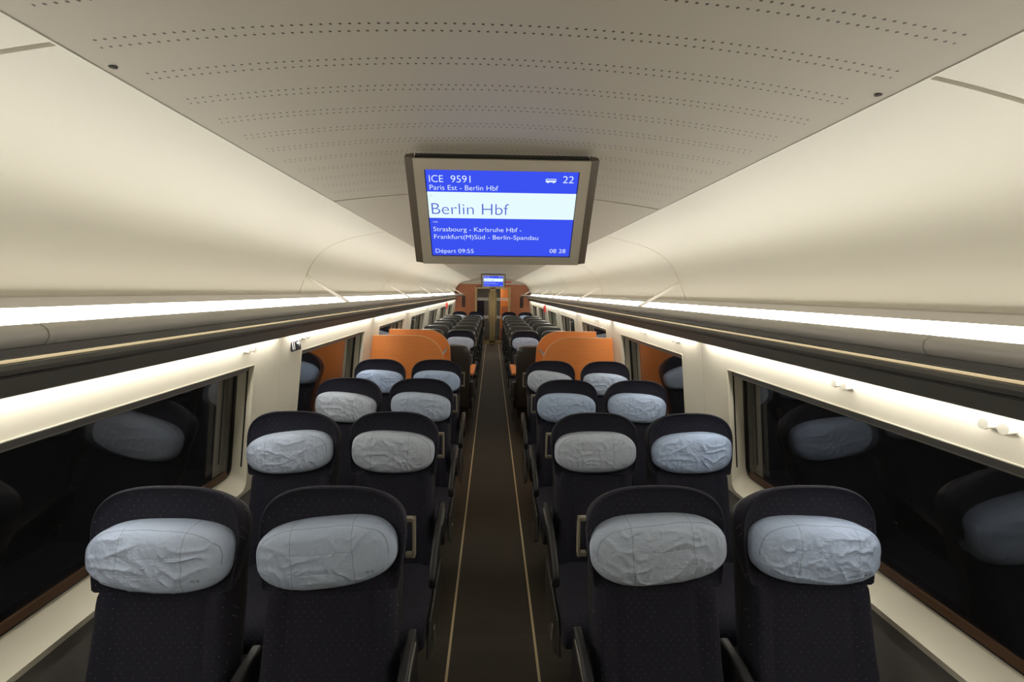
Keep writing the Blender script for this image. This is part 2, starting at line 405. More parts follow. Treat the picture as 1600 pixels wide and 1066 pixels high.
# side walls with window openings, window frames, gaskets and double panes
def rrect(y0, y1, z0, z1, rb, n=8):
    pts = []
    q = 0.01
    for cy, cz, a0, r in ((y1 - q, z1 - q, 0, q), (y0 + q, z1 - q, 90, q), (y0 + rb, z0 + rb, 180, rb), (y1 - rb, z0 + rb, 270, rb)):
        for k in range(n + 1):
            a = math.radians(a0 + 90 * k / n); pts.append((cy + r * math.cos(a), cz + r * math.sin(a)))
    return pts
WZ0, WZ1, ZB, ZT = 0.715, 1.382, 0.69, 1.56
def ring3(s, pts, off, zoff=None):
    return [(s * (WX(z) + off), y, z) for y, z in pts]
win_no = 0
for s, nm in ((-1, 'left'), (1, 'right')):
    wall = MB()
    cells = list(zip(PILLARS[:-1], PILLARS[1:])) + [(PILLARS[-1], Y1)]
    for i, (ca, cb) in enumerate(cells):
        last = i == len(cells) - 1
        a, c = ca + 0.0015, cb - (0 if last else 0.0015)
        oz = [(a, ZB), (c, ZB), (c, ZT), (a, ZT)]
        if last:
            wall.add([(s*WX(z), y, z) for y, z in oz] + [(s*(WX(z)+0.03), y, z) for y, z in oz], [(0,1,2,3),(4,7,6,5),(0,4,5,1),(1,5,6,2),(2,6,7,3),(3,7,4,0)])
            continue
        wa, wb = ca + 0.305, cb - 0.305
        if i == 0: wa, wb = 0.985, 2.475
        hole = rrect(wa, wb, WZ0, WZ1, 0.045)
        outer = []
        cy, cz = (a + c) / 2, (ZB + ZT) / 2
        for y, z in hole:       # project the hole's points out to the cell's border
            dy, dz = y - (wa + wb) / 2, z - (WZ0 + WZ1) / 2
            hy, hz = (wb - wa) / 2, (WZ1 - WZ0) / 2
            if abs(dy) / hy > abs(dz) / hz: yy = c if dy > 0 else a; zz = min(max(z, ZB), ZT)
            else: zz = ZT if dz > 0 else ZB; yy = y
            outer.append([yy, zz])
        n = len(hole)
        for cc in range(4):     # the border's own corners
            k = cc * 9 + 4; outer[k] = [(c, a, a, c)[cc], (ZT, ZT, ZB, ZB)[cc]]
        wall.loft([ring3(s, outer, 0.03), ring3(s, outer, 0), ring3(s, hole, 0), ring3(s, hole, 0.03)], cap0=False, cap1=False)
        # ---- window
        win_no += 1
        W = empty('window_%d' % win_no, (s * WX(1.05), (wa + wb) / 2, 1.05)); W['kind'] = 'structure'
        W.matrix_world  # parts are placed in world coordinates below
        def part(bm, name, m, **k):
            o = bm.build(name, m, W, **k); o.matrix_parent_inverse = Matrix.Translation(W.location).inverted(); return o
        inner = rrect(wa + 0.004, wb - 0.006, 0.795, WZ1 - 0.012, 0.05)
        fr = MB()
        e1 = rrect(wa - 0.004, wb + 0.004, WZ0 - 0.004, WZ1 + 0.004, 0.048)
        fr.loft([ring3(s, e1, -0.001), ring3(s, e1, -0.004), ring3(s, hole, -0.004), ring3(s, inner, 0.078), ring3(s, rrect(wa - 0.02, wb + 0.02, 0.77, WZ1 + 0.02, 0.06), 0.080)], cap0=False, cap1=False)
        part(fr, 'window_frame', M_reveal, smooth=35)
        g = MB(); gi = rrect(wa + 0.014, wb - 0.016, 0.806, WZ1 - 0.022, 0.045)
        g.loft([ring3(s, inner, 0.074), ring3(s, gi, 0.080), ring3(s, gi, 0.095), ring3(s, inner, 0.095)], cap0=False, cap1=False)
        part(g, 'rubber_gasket', M_dark)
        st = MB(); st.prism([(s*(WX(z)+o), z) for o, z in ((0.068, 0.806), (0.0835, 0.806), (0.0835, 0.832), (0.074, 0.830))], 'y', wa + 0.05, wb - 0.05)  # plain brown strip along the foot of the glass
        part(st, 'sill_strip', M_sill_strip)
        for off, pn in ((0.084, 'inner_pane'), (0.106, 'outer_pane')):
            ga = rrect(wa + 0.006, wb - 0.008, 0.80, WZ1 - 0.014, 0.05)
            p = MB(); p.loft([ring3(s, ga, off), ring3(s, ga, off + 0.006)]); part(p, pn, M_glass if off < 0.1 else M_glass_out)
        # roller blind: slots in both jambs, cassette with its bottom bar under the head
        for yy, d in ((wb - 0.0045, -1), (wa + 0.0035, 1)):
            sl = MB(); z0, z1 = 0.84, WZ1 - 0.01
            sl.add([(s*(WX(z)+o), yy + d*t - (o-0.03)*0.05*(1 if d<0 else -1), z) for z in (z0, z1) for o, t in ((0.023,0.001),(0.030,0.001),(0.030,-0.004),(0.023,-0.004))],
                   [(0,1,2,3),(7,6,5,4),(0,4,5,1),(1,5,6,2),(2,6,7,3),(3,7,4,0)])
            part(sl, 'blind_guide_slot', M_gap)
        cs = MB()
        for o0, o1, dz in ((0.014, 0.026, 0.024), (0.052, 0.064, 0.042)):
            zt = WZ1 - 0.001
            cs.prism([(s*(WX(zt)+o0), zt - dz), (s*(WX(zt)+o1), zt - dz), (s*(WX(zt)+o1), zt + 0.002), (s*(WX(zt)+o0), zt + 0.002)], 'y', wa + 0.03, wb - 0.03)
        part(cs, 'roller_blind_cassette', M_rackbox)
        cs = MB(); zt = WZ1 - 0.001
        cs.prism([(s*(WX(zt)+0.034), zt - 0.034), (s*(WX(zt)+0.046), zt - 0.034), (s*(WX(zt)+0.046), zt), (s*(WX(zt)+0.034), zt)], 'y', wa + 0.03, wb - 0.03)
        part(cs, 'blind_bottom_bar', M_chrome)
    # first blank part of the wall behind the camera, and the dark lower wall
    wall.add([(s*(WX(z)+o), y, z) for o in (0, 0.03) for y, z in ((Y0, ZB), (PILLARS[0], ZB), (PILLARS[0], ZT), (Y0, ZT))], [(0,1,2,3),(4,7,6,5),(0,4,5,1),(1,5,6,2),(2,6,7,3),(3,7,4,0)])
    wall.sheet([(s * 1.330, 0.0), (s * 1.327, 0.60), (s * (WX(ZB) + 0.004), ZB)], 0.04, Y0, Y1, 1, -s)
    wall.sheet([(s * (WX(z) + 0.034), z) for z in (0.69, ZT)], 0.004, Y0, PILLARS[0] + 0.01, 1, -s)
    for pl in PILLARS:          # dark backing behind the joints
        wall.sheet([(s * (WX(z) + 0.034), z) for z in (0.70, ZT)], 0.004, pl - 0.02, pl + 0.02, 1, -s)
    wall.build('wall_' + nm, [M_wall, M_lower], smooth=30, kind='structure')

# ------------------------------------------------------------------ luggage racks, strip lights
JOINTS = [Y0, 1.003] + [3.32 + 2.32 * k for k in range(6)] + [15.75]
ORD = ['first', 'second', 'third', 'fourth', 'fifth', 'sixth', 'seventh', 'eighth', 'ninth', 'tenth']
def rail_profile(s, grow=0.0):
    pts = [(0.958, 1.652), (0.940, 1.658), (0.930, 1.672), (0.932, 1.688), (0.944, 1.698), (0.962, 1.700), (0.984, 1.692), (0.992, 1.676), (0.990, 1.662)]
    return [(s * (x + (x - 0.962) * grow), z + (z - 1.675) * grow) for x, z in pts]
for s, nm in ((-1, 'left'), (1, 'right')):
    R = empty('luggage_rack', (s * 1.1, 7.0, 1.6))
    tag(R, 'long dark grey overhead luggage rack along the %s side wall' % nm, 'luggage rack', 'overhead luggage racks')
    inv = Matrix.Translation(R.location).inverted()
    def part(bm, name, m, parent=None, **k):
        o = bm.build(name, m, parent or R, **k)
        if parent is None: o.matrix_parent_inverse = inv
        else: o.matrix_parent_inverse = Matrix.Identity(4)
        return o
    b = MB()
    for a, c in zip(JOINTS[:-1], JOINTS[1:]): b.prism(rail_profile(s), 'y', a + 0.003, c - 0.003)
    b.prism(rail_profile(s, -0.08), 'y', Y0, 15.75)
    part(b, 'front_rail', M_rail, smooth=50)
    b = MB(); b.prism([(s*0.940, 1.656), (s*0.938, 1.640), (s*0.955, 1.634), (s*1.01, 1.632), (s*1.01, 1.640), (s*0.990, 1.660)], 'y', Y0, 15.75)
    part(b, 'rail_underside', M_rackbox)
    b = MB(); b.box((min(s*1.0, s*1.24), Y0, 1.642), (max(s*1.0, s*1.24), 15.75, 1.648)); part(b, 'glass_shelf', M_sheet)
    # lower profile that carries the reading lamps
    b = MB()
    b.prism([(s*1.170, 1.588), (s*1.167, 1.575), (s*1.170, 1.562), (s*1.178, 1.560), (s*1.178, 1.556), (s*1.174, 1.553), (s*1.182, 1.512), (s*1.188, 1.506), (s*1.194, 1.508), (s*1.197, 1.540), (s*1.236, 1.548), (s*1.234, 1.588)], 'y', Y0, 15.75)
    part(b, 'reading_light_profile', M_rackbox, bevel=0.0015)
    b = MB(); b.box((min(s*1.171, s*1.176), Y0, 1.5565), (max(s*1.171, s*1.176), 15.75, 1.5595)); part(b, 'profile_groove', M_black)
    b = MB(); b.box((min(s*1.174, s*1.232), Y0, 1.588), (max(s*1.174, s*1.232), 15.75, 1.591)); part(b, 'bright_cover_strip', M_gold)
    # wall washer tubes, one per window bay, shining down on the wall
    for a, c in zip([Y0 + .1] + PILLARS[:], PILLARS[:] + [Y1 - 0.4]):
        b = MB(); b.prism([(s*1.199, 1.536), (s*1.228, 1.522), (s*1.230, 1.532), (s*1.203, 1.542)], 'y', a + 0.07, c - 0.07); part(b, 'wall_washer_lamp', M_wash)
    # sloping bars from the rail up to the cove with a small glass divider under each
    for yb in [q for q in SEAMS if q > 1]:
        A, B = Vector((s*0.955, yb, 1.698)), Vector((s*1.224, yb, 1.862))
        d = (B - A).normalized(); nrm = Vector((-d.z, 0, d.x)) * (1 if s > 0 else -1)
        b = MB(); vs = []
        for P in (A, B):
            for w, t in ((-0.009, -0.009), (0.009, -0.009), (0.009, 0.009), (-0.009, 0.009)): vs.append(P + Vector((0, w, 0)) + nrm * t)
        b.add(vs, [(0,1,2,3),(7,6,5,4),(0,4,5,1),(1,5,6,2),(2,6,7,3),(3,7,4,0)])
        part(b, 'divider_bar', M_lip)
    # strip lights along the back of the rack: one per cove panel
    ed = [-0.15] + SEAMS + [15.7]
    for a, c in zip(ed[:-1], ed[1:]):
        b = MB(); b.sheet([(s*1.272, 1.7165), (s*1.262, 1.665), (s*1.250, 1.607)], 0.006, a + 0.006, c - 0.006, 0, s)
        part(b, 'strip_light', M_lamp)

# ------------------------------------------------------------------ end wall, door and vestibule
EW = Y1
b = MB()
for s in (-1, 1):
    b.prism([(s*0.60, 0.0), (s*1.36, 0.0), (s*1.33, 0.7), (s*1.27, 1.4), (s*1.25, 1.75), (s*1.15, 2.03), (s*0.60, 2.03)], 'y', EW - 0.02, EW + 0.04)
b.prism([(-0.60, 1.96), (0.60, 1.96), (0.60, 2.03), (-0.60, 2.03)], 'y', EW - 0.02, EW + 0.04)
we = b.build('wall_end', M_brown, kind='structure')
for s in (-1, 1):
    MB().box((s*0.985 - 0.06, EW - 0.028, 1.25), (s*0.985 + 0.06, EW - 0.018, 1.62)).build('recess_panel', M_brown_dark, we, bevel=0.004)
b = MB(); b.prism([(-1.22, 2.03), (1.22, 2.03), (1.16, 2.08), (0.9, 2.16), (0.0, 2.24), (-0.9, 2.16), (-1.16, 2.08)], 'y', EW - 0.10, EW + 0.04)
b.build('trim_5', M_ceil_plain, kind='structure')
sg = MB(); sg.box((0.30, EW - 0.112, 2.085), (0.62, EW - 0.100, 2.135))
eo = sg.build('red_sign', M_red)
tag(eo, 'small red sign on the white bulkhead right of the far screen', 'sign')
# glazed sliding door
D = empty('door_1', (0, EW, 0)); D['kind'] = 'structure'
def dpart(bm, name, m, parent=None, **k):
    o = bm.build(name, m, parent or D, **k)
    if parent is None: o.matrix_parent_inverse = Matrix.Translation(D.location).inverted()
    return o
fb = MB()
for x in (-0.585, 0.585): fb.box((x - 0.018, EW - 0.05, 0), (x + 0.018, EW + 0.05, 1.96))
fb.box((-0.57, EW - 0.03, 0.0), (0.57, EW + 0.03, 0.02))
dpart(fb, 'door_frame', M_brass, bevel=0.004)
for x0, x1, e in ((-0.565, -0.005, -0.05), (0.005, 0.565, 0.05)):
    l = MB()
    l.box((x0, EW - 0.02, 0.02), (x0 + (0.035 if e < 0 else 0.09), EW + 0.02, 1.93)); l.box((x1 - (0.09 if e < 0 else 0.035), EW - 0.02, 0.02), (x1, EW + 0.02, 1.93))
    l.box((x0, EW - 0.02, 0.02), (x1, EW + 0.02, 0.10)); l.box((x0, EW - 0.02, 1.88), (x1, EW + 0.02, 1.93))
    leaf = dpart(l, 'door_leaf', M_brass)
    gl = MB().box((x0 + 0.03, EW - 0.004, 0.10), (x1 - 0.03, EW + 0.004, 1.88)).build('leaf_glass', M_sheet, leaf)
    mk = MB()      # white square markers on the glass
    gx0, gx1 = (x0 + 0.05, x1 - 0.10) if e < 0 else (x0 + 0.10, x1 - 0.05)
    for zz in (1.53, 0.92):
        for q in range(4):
            xx = gx0 + (gx1 - gx0) * (q + 0.5) / 4
            for (ax, az, bx, bz) in ((-0.045, -0.045, 0.045, -0.022), (-0.045, 0.022, 0.045, 0.045), (-0.045, -0.022, -0.022, 0.022), (0.022, -0.022, 0.045, 0.022)):
                mk.box((xx + ax, EW - 0.0065, zz + az), (xx + bx, EW - 0.0045, zz + bz))
    mk.build('glass_markings', M_white, leaf)
    hd = MB(); hx = -0.12 if e < 0 else 0.12
    hd.tube([(hx, EW - 0.05, 0.75), (hx, EW - 0.05, 1.75)], 0.012); hd.box((hx - .008, EW - 0.05, 0.80), (hx + .008, EW - 0.018, 0.82)); hd.box((hx - .008, EW - 0.05, 1.68), (hx + .008, EW - 0.018, 1.70))
    hd.build('door_handle', M_brass, leaf)
# vestibule behind the door
b = MB(); b.box((-1.4, 18.9, 0), (1.4, 18.98, 2.3)); 
b.build('wall_vestibule', M_lower, kind='structure')
for s, nm in ((-1, 'left'), (1, 'right')):
    MB().box((min(s*0.98, s*1.04), EW + 0.05, 0), (max(s*0.98, s*1.04), 18.9, 2.1)).build('wall_vestibule_' + nm, M_wall if s < 0 else M_wood, kind='structure')
vc = MB().box((-1.1, EW + 0.05, 2.06), (1.1, 18.9, 2.12)).build('ceiling_vestibule', M_ceil_plain, kind='structure')
MB().box((-0.3, EW + 0.5, 2.045), (0.3, EW + 1.9, 2.059)).build('vestibule_lamp', M_vest, vc)
cb = empty('vestibule_cabinet', (-0.62, 18.2, 0))
tag(cb, 'dark blue-grey cabinet behind the left leaf of the glass end door', 'cabinet')
MB().box((-0.34, -0.3, 0.0), (0.30, 0.3, 1.45)).build('body', M_signdark, cb, bevel=0.01)
MB().box((-0.30, -0.315, 0.1), (0.26, -0.302, 1.38)).build('door', M_signdark, cb)
cb = empty('wood_cabinet', (0.62, 18.3, 0))
tag(cb, 'orange-brown wood cabinet behind the right leaf of the glass end door', 'cabinet')
MB().box((-0.32, -0.3, 0.0), (0.34, 0.3, 1.98)).build('body', M_wood, cb, bevel=0.01)
MB().box((-0.28, -0.315, 0.1), (0.30, -0.302, 1.25)).build('door', M_brown, cb)
# wall behind the camera
MB().prism([(-1.36, 0), (1.36, 0), (1.33, 0.7), (1.25, 1.75), (1.2, 2.25), (-1.2, 2.25), (-1.25, 1.75), (-1.33, 0.7)], 'y', Y0 - 0.05, Y0).build('wall_rear', M_wall, kind='structure')

# ------------------------------------------------------------------ seats
RECL = 0.20
def yrec(z): return -(1.02 - z) * RECL if z < 1.02 else (z - 1.02) * 0.10
def head_outline(n_top=36):
    """front outline of the head section (x, z), counter-clockwise from lower right"""
    pts = [(0.198, 0.862), (0.207, 0.868), (0.212, 0.90), (0.219, 0.95)]
    for k in range(n_top + 1):
        a = math.pi * k / n_top
        pts.append((0.2235 * sgnpow(math.cos(a), 2/2.9), 1.01 + 0.163 * abs(math.sin(a)) ** (2/2.9)))
    pts += [(-x, z) for x, z in ((0.219, 0.95), (0.212, 0.90), (0.207, 0.868), (0.198, 0.862))]
    for k in range(1, 8): pts.append((-0.198 + 0.396 * k / 8, 0.860))
    return pts
def scale_ring(out, sx, sz, y, cz=1.01):
    return [(x * sx, y + yrec(cz + (z - cz) * sz), cz + (z - cz) * sz) for x, z in out]
def make_head():
    o = head_outline(); b = MB()
    prof = [(0.02, 0.030), (0.30, 0.030), (0.60, 0.028), (0.80, 0.021), (0.90, 0.013), (0.945, 0.007), (0.955, 0.004), (0.962, 0.000), (0.975, -0.003), (0.99, -0.001), (0.999, 0.006)]
    rings = [scale_ring(o, s, 1 - (1 - s) * 0.96 if s > .9 else s, y) for s, y in prof]
    rings += [scale_ring(o, sx, sz, y) for sx, sz, y in ((1.0, 0.985, 0.014), (0.998, 0.95, 0.026), (0.992, 0.87, 0.050), (0.975, 0.77, 0.072), (0.94, 0.66, 0.086))]
    b.loft(rings)
    return b
def make_shell(tall=False):
    """rear shell; the tall one wraps up to the top edge on seats seen from behind"""
    low = []
    if tall:
        pts = [(0.226 * sgnpow(math.cos(math.pi * k / 40), 2/4.6), 1.00 + 0.172 * abs(math.sin(math.pi * k / 40)) ** (2/4.6)) for k in range(41)]
        low = [(0.212, 0.36), (0.222, 0.60)] + pts + [(-0.222, 0.60), (-0.212, 0.36)]
        prof = ((0.95, 0.030), (0.985, 0.036), (1.0, 0.050), (1.0, 0.085), (0.985, 0.104), (0.94, 0.116), (0.80, 0.124), (0.4, 0.128), (0.02, 0.129))
    else:
        for x, z in head_outline(36):
            zz = 1.01 + (z - 1.01) * 0.66 if z > 1.01 else (z if z > 0.90 else (z - 0.862) + 0.36)
            low.append((x * 0.955, zz))
        prof = ((0.90, 0.055), (0.965, 0.070), (0.985, 0.088), (0.97, 0.108), (0.92, 0.122), (0.80, 0.130), (0.4, 0.134), (0.02, 0.135))
    rings = []
    for sc, y in prof:
        r = []
        for x, z in low:
            zz = 0.80 + (z - 0.80) * (1 - (1 - sc) * (0.35 if tall and sc > 0.9 else 0.8))
            r.append((x * sc, y + yrec(zz), zz))
        rings.append(r)
    b = MB(); b.loft(rings); return b
def make_back():
    """lower backrest: centre panel between two raised side bolsters"""
    b = MB(); NU, NV = 36, 22; H0, H1 = 0.40, 0.874
    grid = []
    for j in range(NV + 1):
        v = j / NV; z = H0 + (H1 - H0) * v
        hw = 0.214 - 0.020 * v
        row = []
        for i in range(NU + 1):
            u = -1 + 2 * i / NU
            x = hw * u; au = abs(u)
            y = 0.012
            if au > 0.64: y -= 0.016 * math.sin(min(1, (au - 0.64) / 0.24) * math.pi / 2)
            if abs(au - 0.64) < 0.03: y += 0.004
            if au > 0.9: y += 0.05 * ((au - 0.9) / 0.1) ** 2
            if v > 0.93: y += 0.02 * ((v - 0.93) / 0.07) ** 2
            y -= 0.018 * math.exp(-((v - 0.18) / 0.25) ** 2)
            row.append((x, y - 0.012 + yrec(z), z))
        grid.append(row)
    n = NU + 1; vs = [p for r in grid for p in r]
    fs = [(j*n+i, j*n+i+1, (j+1)*n+i+1, (j+1)*n+i) for j in range(NV) for i in range(NU)]
    back = [(x, 0.085 + yrec(z), z) for r in grid for (x, y, z) in (r[0], r[-1])]
    o = len(vs); vs += back
    for j in range(NV):
        fs.append((j*n, (j+1)*n, o+2*(j+1), o+2*j)); fs.append((j*n+NU, o+2*j+1, o+2*(j+1)+1, (j+1)*n+NU))
        fs.append((o+2*j, o+2*(j+1), o+2*(j+1)+1, o+2*j+1))
    fs.append(tuple([NV*n + i for i in range(n)] + [o+2*NV+1, o+2*NV])); fs.append(tuple([i for i in range(n)][::-1] + [o, o+1]))
    b.add(vs, fs); return b
def rbox_rings(x0, x1, prof):
    pass
def make_cushion():
    """seat cushion: side profile in (y, z) lofted across x with rounded flanks"""
    prof = [(-0.13, 0.455), (-0.25, 0.440), (-0.40, 0.447), (-0.50, 0.462), (-0.555, 0.462), (-0.590, 0.445), (-0.605, 0.410), (-0.595, 0.365), (-0.55, 0.345), (-0.30, 0.335), (-0.10, 0.335), (-0.09, 0.40)]
    cy, cz = -0.35, 0.40
    b = MB(); rings = []
    for x, sc in ((-0.232, 0.80), (-0.228, 0.90), (-0.218, 0.965), (-0.20, 0.99), (-0.15, 1.0), (-0.06, 0.985), (0.06, 0.985), (0.15, 1.0), (0.20, 0.99), (0.218, 0.965), (0.228, 0.90), (0.232, 0.80)):
        rings.append([(x, cy + (y - cy) * (1 - (1 - sc) * 0.35), cz + (z - cz) * sc) for y, z in prof])
    b.loft(rings); return b
def make_arm(x0, w=0.032):
    prof = [(0.02, 0.700), (-0.10, 0.695), (-0.20, 0.670), (-0.31, 0.632), (-0.385, 0.592), (-0.420, 0.550), (-0.418, 0.512), (-0.392, 0.492), (-0.355, 0.500), (-0.30, 0.545), (-0.20, 0.590), (-0.10, 0.605), (-0.055, 0.53), (-0.02, 0.48), (0.03, 0.50)]
    b = MB(); b.prism(prof, 'x', x0, x0 + w); return b

# headrest pads with a wrinkled cloth cover
HA, HB, HD, HN, HP = 0.208, 0.100, 0.082, 2.9, 3.4
def fold(x, z, seed):
    w1 = noise.noise((x * 7, z * 7, seed * 3.1)); w2 = noise.noise((x * 7 + 9, z * 7, seed * 3.1 + 5))
    n1 = noise.noise((x * 16 + w1 * 1.3, z * 24 + w2 * 1.3, seed * 7.7))
    n2 = noise.noise((x * 34 + w2 * 1.5, z * 14 + w1 * 2, seed * 5.3 + 2))
    r1 = (1 - abs(n1)) ** 6; r2 = (1 - abs(n2)) ** 7
    rough = 0.5 + 0.5 * math.sin(seed * 2.4)
    return (0.0052 + 0.0030 * rough) * (r1 - 0.35) + (0.0050 - 0.002 * rough) * (r2 - 0.35) + 0.006 * w1
def pad_y(x, z, seed):
    rho = min(0.999, ((abs(x) / HA) ** HN + (abs(z) / HB) ** HN) ** (1 / HN))
    y = -HD * (1 - rho ** HP) ** (1 / HP) * (1 - 0.10 * (x / HA) ** 2)
    damp = max(0.0, 1 - rho ** 6)
    y -= fold(x, z, seed) * damp
    # stitched seams of the cover
    g = 0
    for xs in (-0.098 + 0.02 * math.sin(seed), 0.088 + 0.016 * math.cos(seed * 2)):
        g = max(g, math.exp(-((x - xs) / 0.0022) ** 2))
    for zs in (0.022, -0.032):
        if -0.098 < x < 0.088: g = max(g, 0.7 * math.exp(-((z - zs) / 0.0018) ** 2))
    g = max(g, 0.8 * math.exp(-((rho - 0.90) / 0.010) ** 2))
    return y + 0.0032 * g * damp
def make_pad(seed):
    NA, NR = 128, 40; b = MB(); rings = []
    for k in range(NR + 1):
        rho = 0.004 + 0.994 * math.sin(math.pi / 2 * k / NR) ** 0.85
        ring = []
        for i in range(NA):
            a = 2 * math.pi * i / NA
            c, s = math.cos(a), math.sin(a)
            x = HA * rho * sgnpow(c, 2 / HN); z = HB * rho * sgnpow(s, 2 / HN)
            y = pad_y(x, z, seed)
            lump = 1 + 0.035 * noise.noise((c * 1.3, s * 1.3, seed * 1.9)) * rho
            zz = z * (1 + 0.07 * (x / HA) * math.sin(seed * 1.7)) * lump
            if zz < 0: zz *= 1.03 - 0.10 * (abs(x) / HA) ** 2
            ring.append((x * lump, y, zz))
        rings.append(ring)
    for sc, y in ((1.0, 0.008), (0.985, 0.020), (0.95, 0.028), (0.6, 0.032)):
        rings.append([(p[0] * sc, y, p[2] * sc) for p in rings[NR]])
    b.loft(rings)
    return b
def make_logo(seed, parent, lx, lz):
    o = text_mesh('stitched_lettering', 'ICE', M_ink, parent, width=0.022, height=0.0075)
    for v in o.data.vertices:
        x, z = lx + v.co.x, lz + v.co.y
        v.co = Vector((x, pad_y(x, z, seed) - 0.0012, z))
    return o
PAD_MESH = {}
def pad_object(seed, parent, logo=False):
    if seed not in PAD_MESH:
        o = make_pad(seed).build('headrest', M_cover, parent, smooth=60)
        PAD_MESH[seed] = o.data
    else:
        o = bpy.data.objects.new('headrest', PAD_MESH[seed]); C.objects.link(o); o.parent = parent
    if logo: make_logo(seed, o, 0.118 if seed % 2 else 0.128, -0.052)
    return o

PROTO = {}
def seat_proto(side, tall):
    """side: +1 aisle to the local +x, -1 aisle to the local -x, 0 window seat"""
    S = empty('train_seat')
    make_back().build('backrest', M_fabric, S, smooth=50)
    make_head().build('head_section', M_fabric, S, smooth=50)
    make_shell(tall).build('rear_shell', M_shell, S, smooth=50)
    make_cushion().build('seat_cushion', M_fabric, S, smooth=50)
    b = MB(); b.prism([(-0.07, 0.34), (-0.50, 0.34), (-0.42, 0.22), (-0.12, 0.20)], 'x', -0.20, 0.20)
    b.build('seat_pan', M_shell, S, bevel=0.012)
    b = MB(); b.prism([(-0.12, 0.24), (-0.40, 0.24), (-0.34, 0.02), (-0.12, 0.02)], 'x', -0.05, 0.05); b.box((-0.09, -0.42, 0.0), (0.09, -0.08, 0.025))
    b.build('pedestal', M_arm, S, bevel=0.008)
    if side:
        x = 0.226 if side > 0 else -0.258
        a = make_arm(x).build('armrest', M_arm, S, smooth=45, bevel=0.010, seg=3)
        b = MB(); xs = 0.256 if side > 0 else -0.256
        b.tube([(xs, -0.03, 0.684), (xs, -0.10, 0.680), (xs, -0.17, 0.664)], [0.006, 0.008, 0.005], 8)
        b.build('armrest_trim', M_chrome, a, smooth=True)
        b = MB(); b.tube([(xs, -0.398, 0.540), (xs, -0.404, 0.524), (xs, -0.398, 0.510)], 0.006, 8)
        b.build('armrest_button', M_chrome, a, smooth=True)
        m2 = make_arm(-side * 0.249 - 0.017, 0.034); m2.v = [(x, y, z - 0.05) for x, y, z in m2.v]
        m2.build('armrest', M_arm, S, smooth=45, bevel=0.008, seg=3)
        # grab handle on the aisle edge of the shell
        xo = side * 0.247; y0 = 0.050
        b = MB()
        b.box((min(side*0.214, xo), y0 - 0.006, 1.040), (max(side*0.214, xo), y0 + 0.016, 1.054))
        b.box((min(side*0.214, xo), y0 - 0.010, 0.922), (max(side*0.214, xo), y0 + 0.012, 0.936))
        b.add([(xo - side*0.010, y0 - 0.008, 1.054), (xo, y0 - 0.008, 1.054), (xo, y0 + 0.016, 1.054), (xo - side*0.010, y0 + 0.016, 1.054),
               (xo - side*0.010, y0 - 0.012, 0.922), (xo, y0 - 0.012, 0.922), (xo, y0 + 0.012, 0.922), (xo - side*0.010, y0 + 0.012, 0.922)],
              [(0,1,2,3),(7,6,5,4),(0,4,5,1),(1,5,6,2),(2,6,7,3),(3,7,4,0)])
        b.build('grab_handle', M_handle, S, bevel=0.003)
        # side plate under the cushion with its small bright badge
        b = MB(); xa = side * 0.236
        b.prism([(-0.07, 0.45), (-0.50, 0.42), (-0.56, 0.30), (-0.40, 0.20), (-0.10, 0.20)], 'x', min(xa, xa + side*0.012), max(xa, xa + side*0.012))
        sp = b.build('side_plate', M_shell, S, bevel=0.004)
        b = MB(); xb = side * 0.2485
        b.prism([(-0.405, 0.315), (-0.375, 0.315), (-0.365, 0.245), (-0.395, 0.245)], 'x', min(xb, xb + side*0.004), max(xb, xb + side*0.004))
        b.build('badge', M_handle, sp)
    return S
for sd in (1, -1, 0):
    for tall in (False, True): PROTO[(sd, tall)] = seat_proto(sd, tall)
ROWN = ['front', 'second', 'third', 'fourth']
used = set()
def place_seat(x, y, facing, seed, label, group, roll=0, dz=0, dx=0, drop=0, logo=False, sx=1.0):
    """facing -1: towards the camera; +1: away from it"""
    aisle = abs(x) < 0.8
    side = 0 if not aisle else (1 if x < 0 else -1) * (1 if facing < 0 else -1)
    key = (side, facing > 0)
    S = PROTO[key] if key not in used else copy_tree(PROTO[key])
    if key in used:
        for ch in list(S.children):
            if ch.name.startswith('headrest'):
                for q in list(ch.children): bpy.data.objects.remove(q)
                bpy.data.objects.remove(ch)
    used.add(key)
    S.location = (x, y, -drop); S.rotation_euler = (0, 0, 0 if facing < 0 else math.pi)
    tag(S, label, 'seat', group)
    p = pad_object(seed, S, logo)
    p.location = (dx, 0.012 + yrec(0.975), 0.975 + dz); p.scale = (sx, 1, 1); p.rotation_euler = (math.radians(-5), math.radians(-roll), 0)
    return S
XA, XW = 0.5095, 1.009
ROWY = [1.416 + 0.92 * k for k in range(4)]
# per-seat headrest: (roll, dz, dx, x-scale, seed) for window-left, aisle-left, aisle-right, window-right
PADS = [[(-2, -0.008, -0.006, 1.02, 1), (5, 0.000, -0.012, 1.01, 2), (4, 0.004, 0.002, 1.05, 3), (-3, -0.004, 0.008, 1.02, 4)],
        [(5, -0.004, -0.008, 1.00, 5), (-2, 0.000, 0.0, 0.99, 6), (0, 0.000, 0.0, 1.0, 2), (3, -0.004, 0.0, 1.0, 1)],
        [(-5, -0.004, -0.014, 1.0, 6), (-5, 0.0, 0.0, 1.0, 4), (0, 0.000, 0.0, 1.0, 3), (-4, 0.004, 0.0, 1.0, 5)],
        [(-4, 0.0, 0.0, 1.0, 1), (-2, 0.0, 0.0, 1.0, 2), (-6, 0.0, 0.0, 1.0, 3), (-2, -0.01, 0.0, 1.0, 6)]]
ROWD = ['front row nearest the camera', 'second row from the camera', 'third row from the camera', 'fourth row before the orange partition']
